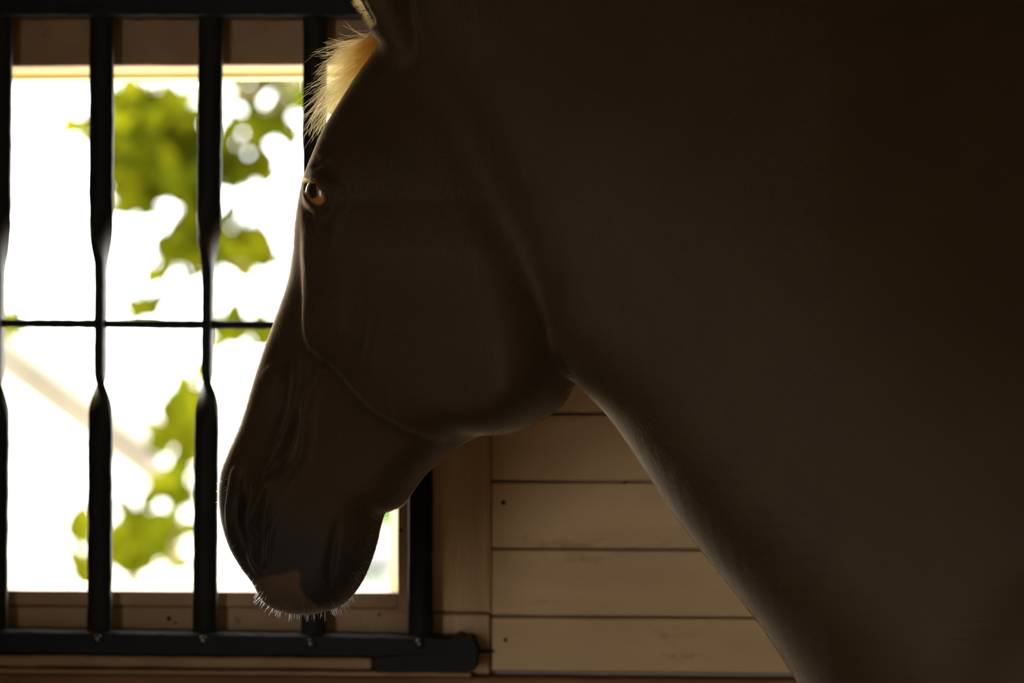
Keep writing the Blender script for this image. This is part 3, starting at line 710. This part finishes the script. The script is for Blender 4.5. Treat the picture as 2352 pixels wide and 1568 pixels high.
Pf = root[:, None] + (tg * ln)[:, None] * t[None, :, None] + (nh * ln)[:, None] * (.30 * t - .16 * t * t)[None, :, None] - nh[:, None] * .0003
hair_obj('coat_hair', Pf, .00005, M['fur'], horse, .3, np.minimum(hc_ * HAIRK, .5))

# forelock: a fan of fine hair thrown forward from between the ears
def fan(n, roots, ang, length, droop, dep, seed, np_=12, wig=.004):
    g = np.random.default_rng(seed); a = np.radians(g.uniform(*ang, n)); l = g.uniform(*length, n) * S
    rt = np.array([pr(*r) for r in roots]); k = g.random(n) * (len(rt) - 1); i = np.minimum(k.astype(int), len(rt) - 2); f = (k - i)[:, None]
    p0 = rt[i] * (1 - f) + rt[i + 1] * f + g.normal(0, .0025, (n, 3)); p0[:, 1] += g.uniform(-dep, dep, n)
    d = np.stack([np.cos(a), g.normal(0, .22, n), np.sin(a)], 1)
    p1 = p0 + d * (l * .35)[:, None]; p2 = p0 + d * (l * .7)[:, None] + g.normal(0, wig, (n, 3)) + np.array([0, 0, -1]) * (l * droop * .25)[:, None]
    p3 = p0 + d * l[:, None] + np.array([0, 0, -1]) * (l * droop)[:, None] + g.normal(0, wig * 1.6, (n, 3))
    return bez(p0, p1, p2, p3, np_)
FR = [(868, 82, .02), (886, 96, .02), (893, 118, .015), (885, 145, .01), (866, 178, .01), (846, 205, .01)]
H1 = np.concatenate([
    fan(520, FR[:3], (183, 214), (60, 135), .16, .02, 1), fan(620, FR[:4], (198, 228), (90, 165), .12, .022, 2), fan(620, FR[1:5], (206, 236), (80, 190), .05, .022, 3),
    fan(260, FR[3:], (212, 244), (50, 130), .0, .018, 4), fan(60, FR[:4], (196, 222), (150, 200), .55, .02, 5, 12, .006), fan(70, [(800, 160, .0), (790, 215, .0)], (186, 215), (60, 105), .75, .015, 6, 12, .006), fan(22, [(860, 85, .02), (885, 95, .02)], (172, 190), (60, 120), .3, .02, 8, 12, .008)])
hair_obj('forelock', H1, .00011, M['forelock'], horse, .4)
H2 = np.concatenate([fan(420, [(888, 78, -.02), (905, 92, -.04), (912, 120, -.05)], (255, 312), (25, 95), .2, .015, 11), fan(160, [(880, 75, 0), (905, 95, -.03)], (280, 330), (20, 60), .3, .015, 12)])
hair_obj('ear_tuft', H2, .0001, M['forelock'], horse, .4)
# rim of the near ear
er = catmull([(806, -30), (814, 0), (822, 14), (834, 34), (848, 54), (866, 70), (882, 82)], 30, False); g = np.random.default_rng(21); k = g.integers(0, len(er), 700)
r0 = np.array([pr(x + 2 + 10 * q_, y - 6 * q_, -.035) for (x, y), q_ in zip(er[k], g.random(700))]); d = unit(np.stack([-1 + g.normal(0, .25, 700), g.normal(0, .3, 700), -.4 + g.normal(0, .35, 700)], 1)); l = g.uniform(.002, .0065, 700)[:, None]
hair_obj('ear_rim_hair', np.stack([r0, r0 + d * l * .5, r0 + d * l + np.array([0, 0, -.15]) * l], 1), .0001, M['forelock'], horse, .4)

# whiskers on lips and chin
g = np.random.default_rng(31)
cand = np.where((np.abs(n_) < 95) & (y_ > 1300) & (nrm[:, 2] < .1) & (u_ < 830))[0]; cand = g.choice(cand, 260)
cd_ = unit(nrm[cand] + g.normal(0, .25, (260, 3)) + np.array([0, 0, -.25])); l = g.uniform(.004, .010, 260)[:, None]
Wk = [np.stack([HV[cand], HV[cand] + cd_ * l * .5, HV[cand] + cd_ * l + np.array([.0, 0, -.0012])], 1)]
cand = np.where((vy > 1080) & (vx < 620) & (vx > 500) & (n_ > 0))[0]; cand = g.choice(cand, 60); cd_ = unit(nrm[cand] + g.normal(0, .4, (60, 3))); l = g.uniform(.002, .006, 60)[:, None]
Wk.append(np.stack([HV[cand], HV[cand] + cd_ * l * .5, HV[cand] + cd_ * l], 1))
cand = np.where((vy > 1180) & (vx > 835) & (vy < 1345) & (vx < 900))[0]; cand = g.choice(cand, 24); cd_ = unit(nrm[cand] + g.normal(0, .3, (24, 3))); l = g.uniform(.003, .007, 24)[:, None]
Wk.append(np.stack([HV[cand], HV[cand] + cd_ * l * .5, HV[cand] + cd_ * l], 1))
hair_obj('whiskers', np.concatenate(Wk), .00013, M['whisker'], horse, .4)

# mane on the crest (falls on the far side) and tail
g = np.random.default_rng(41); mp_ = catmull([root_px(px, py, YN) for px, py in [(960, -30), (1080, -155), (1300, -255), (1650, -235), (2100, -125), (2600, 80)]], 40, False); k = g.integers(0, len(mp_), 2600)
p0 = np.stack([mp_[k, 0], YN + g.normal(0, .012, 2600), mp_[k, 1] - .004], 1); l = g.uniform(.12, .24, 2600)[:, None]
p1 = p0 + np.array([0, .03, .02]); p2 = p0 + np.array([.0, .085, -.3]) * [1, 1, 0] + np.array([0, 0, -.35]) * l; p3 = p0 + np.array([.01, .12, 0]) + np.array([0, 0, -1.0]) * l + g.normal(0, .012, (2600, 3))
hair_obj('mane', bez(p0, p1, p2, p3, 8), .0002, M['mane'], horse, .5)
tx, tz = root_px(5290, 800, YN); p0 = np.array([tx - .02, YN, tz]) + g.normal(0, .018, (1500, 3)); l = g.uniform(.6, .95, 1500)[:, None]
p3 = p0 + np.array([.10, 0, 0]) + np.array([0, 0, -1.0]) * l + g.normal(0, .03, (1500, 3)); hair_obj('tail', bez(p0, p0 + [.10, 0, .03], p0 + np.array([.14, 0, 0]) + np.array([0, 0, -.4]) * l, p3, 10), .00025, M['mane'], horse, .5)

# eyelid margin and lashes of both eyes
M['lid'] = noise_mat('dark_eyelid_skin', (.05, .045, .035), (.09, .08, .06), 200, rough=.28, bump=.2, bscale=900, bdist=.0004, spec=.5)
def on_ball(px, py, c, rad):
    """nearest point of a ball (root frame) to the sight line through a photo pixel"""
    o = np.array([0, -DIST, ZC]); d = np.array([(px - 1176) * KPX, 1, (784 - py) * KPX]); d /= np.linalg.norm(d); oc = o - c; b = oc @ d; disc = b * b - (oc @ oc - rad * rad)
    p = o + d * (-b - math.sqrt(disc)) if disc > 0 else o + d * (-b)
    return c + (p - c) / np.linalg.norm(p - c) * rad
cn = np.array(eyes_root[0].location)
AP = catmull(APER, 8); lid = np.array([on_ball(x, y, cn, (ER + 1.5) * S) for x, y in AP])
far_c = np.array(eyes_root[1].location); 
def mirror(P):                                                    # across the head's own middle plane
    mid = (cn + far_c) / 2; ax_ = (cn - far_c) / np.linalg.norm(cn - far_c); return P - 2 * ((P - mid) @ ax_)[:, None] * ax_
def ring(name, P, r, m):
    n = len(P); V_ = []; Q_ = []; seg = 8
    for i in range(n):
        d = P[(i + 1) % n] - P[i - 1]; d /= np.linalg.norm(d); s = unit(np.cross(d, [0.3, -1, .1])); u = np.cross(s, d)
        for j in range(seg): a = 2 * math.pi * j / seg; V_.append(P[i] + (s * math.cos(a) + u * math.sin(a)) * r)
    for i in range(n):
        for j in range(seg): Q_.append((i * seg + j, i * seg + (j + 1) % seg, ((i + 1) % n) * seg + (j + 1) % seg, ((i + 1) % n) * seg + j))
    me = mesh_arrays(name, V_, Q_); smooth(me); return link(name, me, m, horse)
ring('eyelid', lid, .0011, M['lid']); ring('eyelid', mirror(lid), .0011, M['lid'])
g = np.random.default_rng(51); lash = []
for i in range(70):
    x = g.uniform(700, 738); a = on_ball(x, 408 + (x - 700) * .28, cn, (ER + 3) * S); tipx = x - g.uniform(12, 34) * (1 - (x - 700) / 80); b = a + np.array([(tipx - x) * S, -.002 + g.normal(0, .002), (g.normal(2, 3)) * S])
    lash.append(np.stack([a, (a + b) / 2 + [0, -.001, -.0008], b]))
lash = np.array(lash); hair_obj('eyelashes', lash, .00012, M['forelock'], horse, .4)
hair_obj('eyelashes', mirror(lash.reshape(-1, 3)).reshape(lash.shape), .00012, M['forelock'], horse, .4)

# ------------------------------------------------------------------ outside
tag(boxobj('ground', (-60, 60, YW + WT, 90, -.3, -.05), M['ground']), kind='structure')
tag(boxobj('ground', (-60, XL - .15, -40, YW + WT, -.3, -.05), M['ground']), kind='structure')
def leaf_material(name, c, tr):
    m = bpy.data.materials.new(name); m.use_nodes = True; nt = m.node_tree; nt.nodes.clear(); L = nt.links.new
    o = N(nt, 'ShaderNodeOutputMaterial'); d = N(nt, 'ShaderNodeBsdfDiffuse'); t = N(nt, 'ShaderNodeBsdfTranslucent'); mx = N(nt, 'ShaderNodeMixShader'); mx.inputs[0].default_value = .62
    at2 = N(nt, 'ShaderNodeAttribute'); at2.attribute_name = 'leaf'; 
    for nd, base in ((d, c), (t, tr)):
        r = N(nt, 'ShaderNodeValToRGB'); r.color_ramp.elements[0].color = (base[0] * .55, base[1] * .62, base[2] * .7, 1); r.color_ramp.elements[1].color = (base[0] * 1.25, base[1] * 1.15, base[2], 1); L(at2.outputs['Fac'], r.inputs[0]); L(r.outputs[0], nd.inputs[0])
    L(d.outputs[0], mx.inputs[1]); L(t.outputs[0], mx.inputs[2]); L(mx.outputs[0], o.inputs[0]); return m
M['leaf'] = leaf_material('lime_leaves', (.03, .036, .002), (.13, .138, .0035))
M['bark'] = noise_mat('pale_bark', (.22, .17, .10), (.36, .29, .18), 12, (1, 1, .3), .8, .5, 40, .01, .2)
def leaves(name, blobs, size, m, parent, seed):
    g = np.random.default_rng(seed); V_ = []; Q_ = []; A = []
    base = np.array([(0, 0, 0), (.28, .25, .05), (.30, .6, .03), (0, 1, -.08), (-.30, .6, .03), (-.28, .25, .05)], float)
    for (px, py, rx, ry, n, Yd) in blobs:
        for _ in range(int(n * (1.35 if n >= 20 else 2.3))):
            a = g.uniform(0, 2 * math.pi); r = math.sqrt(g.random()); Yl = Yd + g.normal(0, .18)
            p = np.array(at(px + rx * r * math.cos(a), py + ry * r * math.sin(a), Yl)); sz = size * g.uniform(.6, 1.3)
            e = Matrix.Rotation(g.uniform(0, 6.28), 3, 'Z') @ Matrix.Rotation(g.normal(2.3, .6), 3, 'X') @ Matrix.Rotation(g.normal(0, .6), 3, 'Y')
            k = len(V_); V_.extend([p + np.array(e @ Vector(b_ * sz)) for b_ in base]); Q_ += [(k, k + 1, k + 2, k + 3), (k, k + 3, k + 4, k + 5)]; A += [g.random()] * 6
    me = mesh_arrays(name, V_, Q_); c = me.attributes.new('leaf', 'FLOAT', 'POINT'); c.data.foreach_set('value', np.array(A, np.float32))
    o = link(name, me, m); o.parent = parent; o.matrix_parent_inverse = Matrix.Translation(-parent.location); o['kind'] = 'stuff'; return o
def limb(pts, r0, r1, name, parent):
    P = catmull([tuple(p) for p in pts], 6, False); rr = list(np.linspace(r0, r1, len(P)))
    o = tube([Vector(p) for p in P], rr, name, M['bark'], None, 10, .1, lambda n_, me, m_, p_: link(n_, me, m_)); o.parent = parent; o.matrix_parent_inverse = Matrix.Translation(-parent.location); return o
YT = 6.0
tb = at(1500, 784, YT); tree = tag(empty('leafy_tree', (tb.x, YT, -.05)), 'tree with lime green leaves whose boughs hang across the window outside', 'tree')
limb([(tb.x, YT, -.1), (tb.x + .03, YT, 1.0), at(1480, 300, YT), at(1420, -400, YT)], .16, .08, 'trunk', tree)
limb([at(1470, 200, YT), at(1150, 60, YT), at(800, 110, YT), at(560, 220, YT), at(330, 300, YT)], .06, .012, 'bough', tree)
limb([at(700, 150, YT), at(560, 330, YT), at(470, 470, YT), at(420, 560, YT), at(370, 680, YT)], .022, .006, 'bough', tree)
limb([at(1490, 700, YT), at(1150, 640, YT), at(800, 600, YT), at(560, 600, YT), at(430, 590, YT)], .05, .010, 'bough', tree)
leaves('foliage', [(350, 300, 85, 75, 60, YT), (345, 400, 90, 80, 60, YT), (270, 330, 45, 70, 16, YT), (235, 300, 50, 60, 8, YT), (300, 480, 40, 38, 22, YT), (420, 350, 50, 90, 30, YT), (560, 410, 60, 42, 26, YT), (440, 470, 30, 40, 8, YT), (500, 590, 80, 35, 34, YT), (600, 612, 35, 18, 10, YT), (460, 530, 30, 40, 9, YT)], .115, M['leaf'], tree, 61)
leaves('foliage', [(620, 230, 95, 75, 34, YT), (640, 310, 70, 45, 20, YT), (560, 330, 45, 60, 14, YT), (780, 210, 80, 80, 46, YT), (220, 330, 40, 60, 8, YT), (345, 690, 22, 40, 7, YT), (385, 620, 30, 45, 9, YT), (430, 560, 40, 35, 8, YT), (560, 775, 75, 26, 16, YT), (610, 790, 30, 18, 6, YT), (320, 738, 40, 8, 3, YT), (30, 770, 45, 14, 5, YT), (460, 620, 70, 40, 10, YT), (540, 185, 40, 12, 6, YT), (450, 330, 20, 90, 7, YT), (520, 560, 70, 50, 8, YT)], .10, M['leaf'], tree, 62)
YS = 4.6
sb = at(330, 1360, YS); shrub = tag(empty('garden_shrub', (sb.x, YS, -.05)), 'small shrub with sparse yellow-green leaves outside below the sill line', 'shrub')
for a, b_ in ((420, 900), (300, 1190), (210, 1240), (400, 1130)):
    limb([(sb.x + random.uniform(-.1, .1), YS, -.08), at(350 + (a - 350) * .4, 1420, YS), at(a + 10, b_ + 120, YS), at(a, b_, YS)], .014, .003, 'stem', shrub)
leaves('foliage', [(400, 1010, 42, 50, 16, YS), (440, 960, 20, 30, 6, YS), (455, 895, 12, 20, 4, YS), (425, 1075, 25, 40, 8, YS), (425, 1140, 28, 40, 9, YS), (390, 1130, 25, 20, 4, YS), (390, 1225, 18, 45, 7, YS), (325, 1190, 14, 30, 5, YS), (310, 1265, 50, 38, 20, YS), (360, 1270, 28, 40, 12, YS), (290, 1310, 30, 22, 9, YS), (190, 1235, 16, 30, 7, YS), (190, 1335, 20, 28, 8, YS), (240, 1300, 12, 30, 3, YS)], .085, M['leaf'], shrub, 63)

# white yard wall whose boarded top slopes across the lower left of the view
YD = 8.5
M['white'] = noise_mat('white_render', (.78, .78, .77), (.86, .86, .85), 2, rough=.7, bump=.1, bscale=20)
M['verge'] = noise_mat('tan_verge_board', (.12, .10, .062), (.16, .135, .085), 5, (1, 1, 1), .6, .2, 30)
M['slate'] = noise_mat('grey_slate_edge', (.03, .032, .026), (.05, .05, .042), 10, rough=.7, bump=.2)
a0 = at(-260, 610, YD); a1 = at(352, 1058, YD); sh = tag(empty('sloping_wall', (a0.x, YD, -.05)), 'white yard wall with tan boards along its sloping top, outside the window', 'wall')
def shpart(name, me, m): o = link(name, me, m); o.parent = sh; o.matrix_parent_inverse = Matrix.Translation(-sh.location); return o
sl = (a1.z - a0.z) / (a1.x - a0.x); xr = at(338, 1050, YD).x
def slab(name, dz0, dz1, y0, y1, m, x0=a0.x, x1=a1.x):
    bm = bmesh.new(); vs = []
    for y in (y0, y1):
        for x, dz in ((x0, dz0), (x1, dz0), (x1, dz1), (x0, dz1)): vs.append(bm.verts.new((x, y, a0.z + (x - a0.x) * sl + dz)))
    for f in ((0, 1, 2, 3), (4, 5, 6, 7), (0, 1, 5, 4), (1, 2, 6, 5), (2, 3, 7, 6), (3, 0, 4, 7)): bm.faces.new([vs[i] for i in f])
    return shpart(name, bm_mesh(name, bm), m)
mpx = KPX * (YD + 3)
slab('capping_board', 8 * mpx, 36 * mpx, YD - .06, YD + .2, M['verge']); slab('slate_edge', -10 * mpx, 8 * mpx, YD - .04, YD + .2, M['slate']); slab('facing_board', -56 * mpx, -10 * mpx, YD - .05, YD + .2, M['verge'])
bm = bmesh.new(); vs = []
for y in (YD, YD + .18):
    for x, z in ((a0.x, -.05), (xr, -.05), (xr, a0.z + (xr - a0.x) * sl - 30 * mpx), (a0.x, a0.z - 30 * mpx)): vs.append(bm.verts.new((x, y, z)))
for f in ((0, 1, 2, 3), (4, 5, 6, 7), (0, 1, 5, 4), (1, 2, 6, 5), (2, 3, 7, 6), (3, 0, 4, 7)): bm.faces.new([vs[i] for i in f])
shpart('wall_body', bm_mesh('wall_body', bm), M['white'])

# far hedge, white garden wall and pale green trough glimpsed under the chin
YH = 15.0; h0, h1 = at(640, 1232, YH), at(1300, 1000, YH)
hedge = tag(empty('clipped_hedge', (h0.x, YH, -.05)), 'fresh green hedge behind the low pale garden wall', 'hedge')
hb = bmesh.new(); box(hb, h0.x, h1.x, YH, YH + .8, -.05, h1.z, .05)
bmesh.ops.subdivide_edges(hb, edges=hb.edges[:], cuts=6, use_grid_fill=True)
for v in hb.verts: v.co += mnoise.noise_vector(v.co * 2.5) * .10
o = link('foliage', bm_mesh('foliage', hb, True), noise_mat('hedge_green', (.035, .075, .005), (.07, .12, .01), 6, rough=.7, bump=.5, bscale=20, bdist=.05)); o.parent = hedge; o.matrix_parent_inverse = Matrix.Translation(-hedge.location)
YG2 = 13.5; g0, g1 = at(650, 1292, YG2), at(1250, 1240, YG2)
M['greyrender'] = noise_mat('pale_grey_render', (.17, .17, .17), (.22, .22, .22), 2, rough=.7, bump=.1, bscale=20)
gw = tag(empty('garden_wall', (g0.x, YG2, -.05)), 'low pale garden wall with a coping before the hedge', 'wall')
for nm, b_ in (('wall_body', (g0.x, g1.x, YG2, YG2 + .2, -.06, g1.z)), ('coping', (g0.x - .02, g1.x + .02, YG2 - .03, YG2 + .23, g1.z, g1.z + .05))):
    o = boxobj(nm, b_, M['greyrender'], None, .01); o.parent = gw; o.matrix_parent_inverse = Matrix.Translation(-gw.location)
YK = 9.5; k0_, k1_ = at(790, 1368, YK), at(893, 1290, YK)
tk = tag(empty('field_trough', (k0_.x, YK, -.05)), 'pale green water trough standing before the low pale garden wall', 'trough')
M['trough'] = noise_mat('pale_green_enamel', (.13, .16, .12), (.16, .19, .15), 3, rough=.4, bump=.1)
bm = bmesh.new(); box(bm, k0_.x, k1_.x, YK, YK + .5, .12, k1_.z - .04, .02); o = link('basin', bm_mesh('basin', bm), M['trough']); o.parent = tk; o.matrix_parent_inverse = Matrix.Translation(-tk.location)
bm = bmesh.new(); box(bm, k0_.x - .03, k1_.x + .03, YK - .03, YK + .53, k1_.z - .04, k1_.z, .015); o = link('rim', bm_mesh('rim', bm), M['slate']); o.parent = tk; o.matrix_parent_inverse = Matrix.Translation(-tk.location)
for fx in (.12, .88):
    bm = bmesh.new(); x = k0_.x + (k1_.x - k0_.x) * fx; box(bm, x - .05, x + .05, YK + .08, YK + .42, -.06, .13, .01); o = link('leg', bm_mesh('leg', bm), M['slate']); o.parent = tk; o.matrix_parent_inverse = Matrix.Translation(-tk.location)
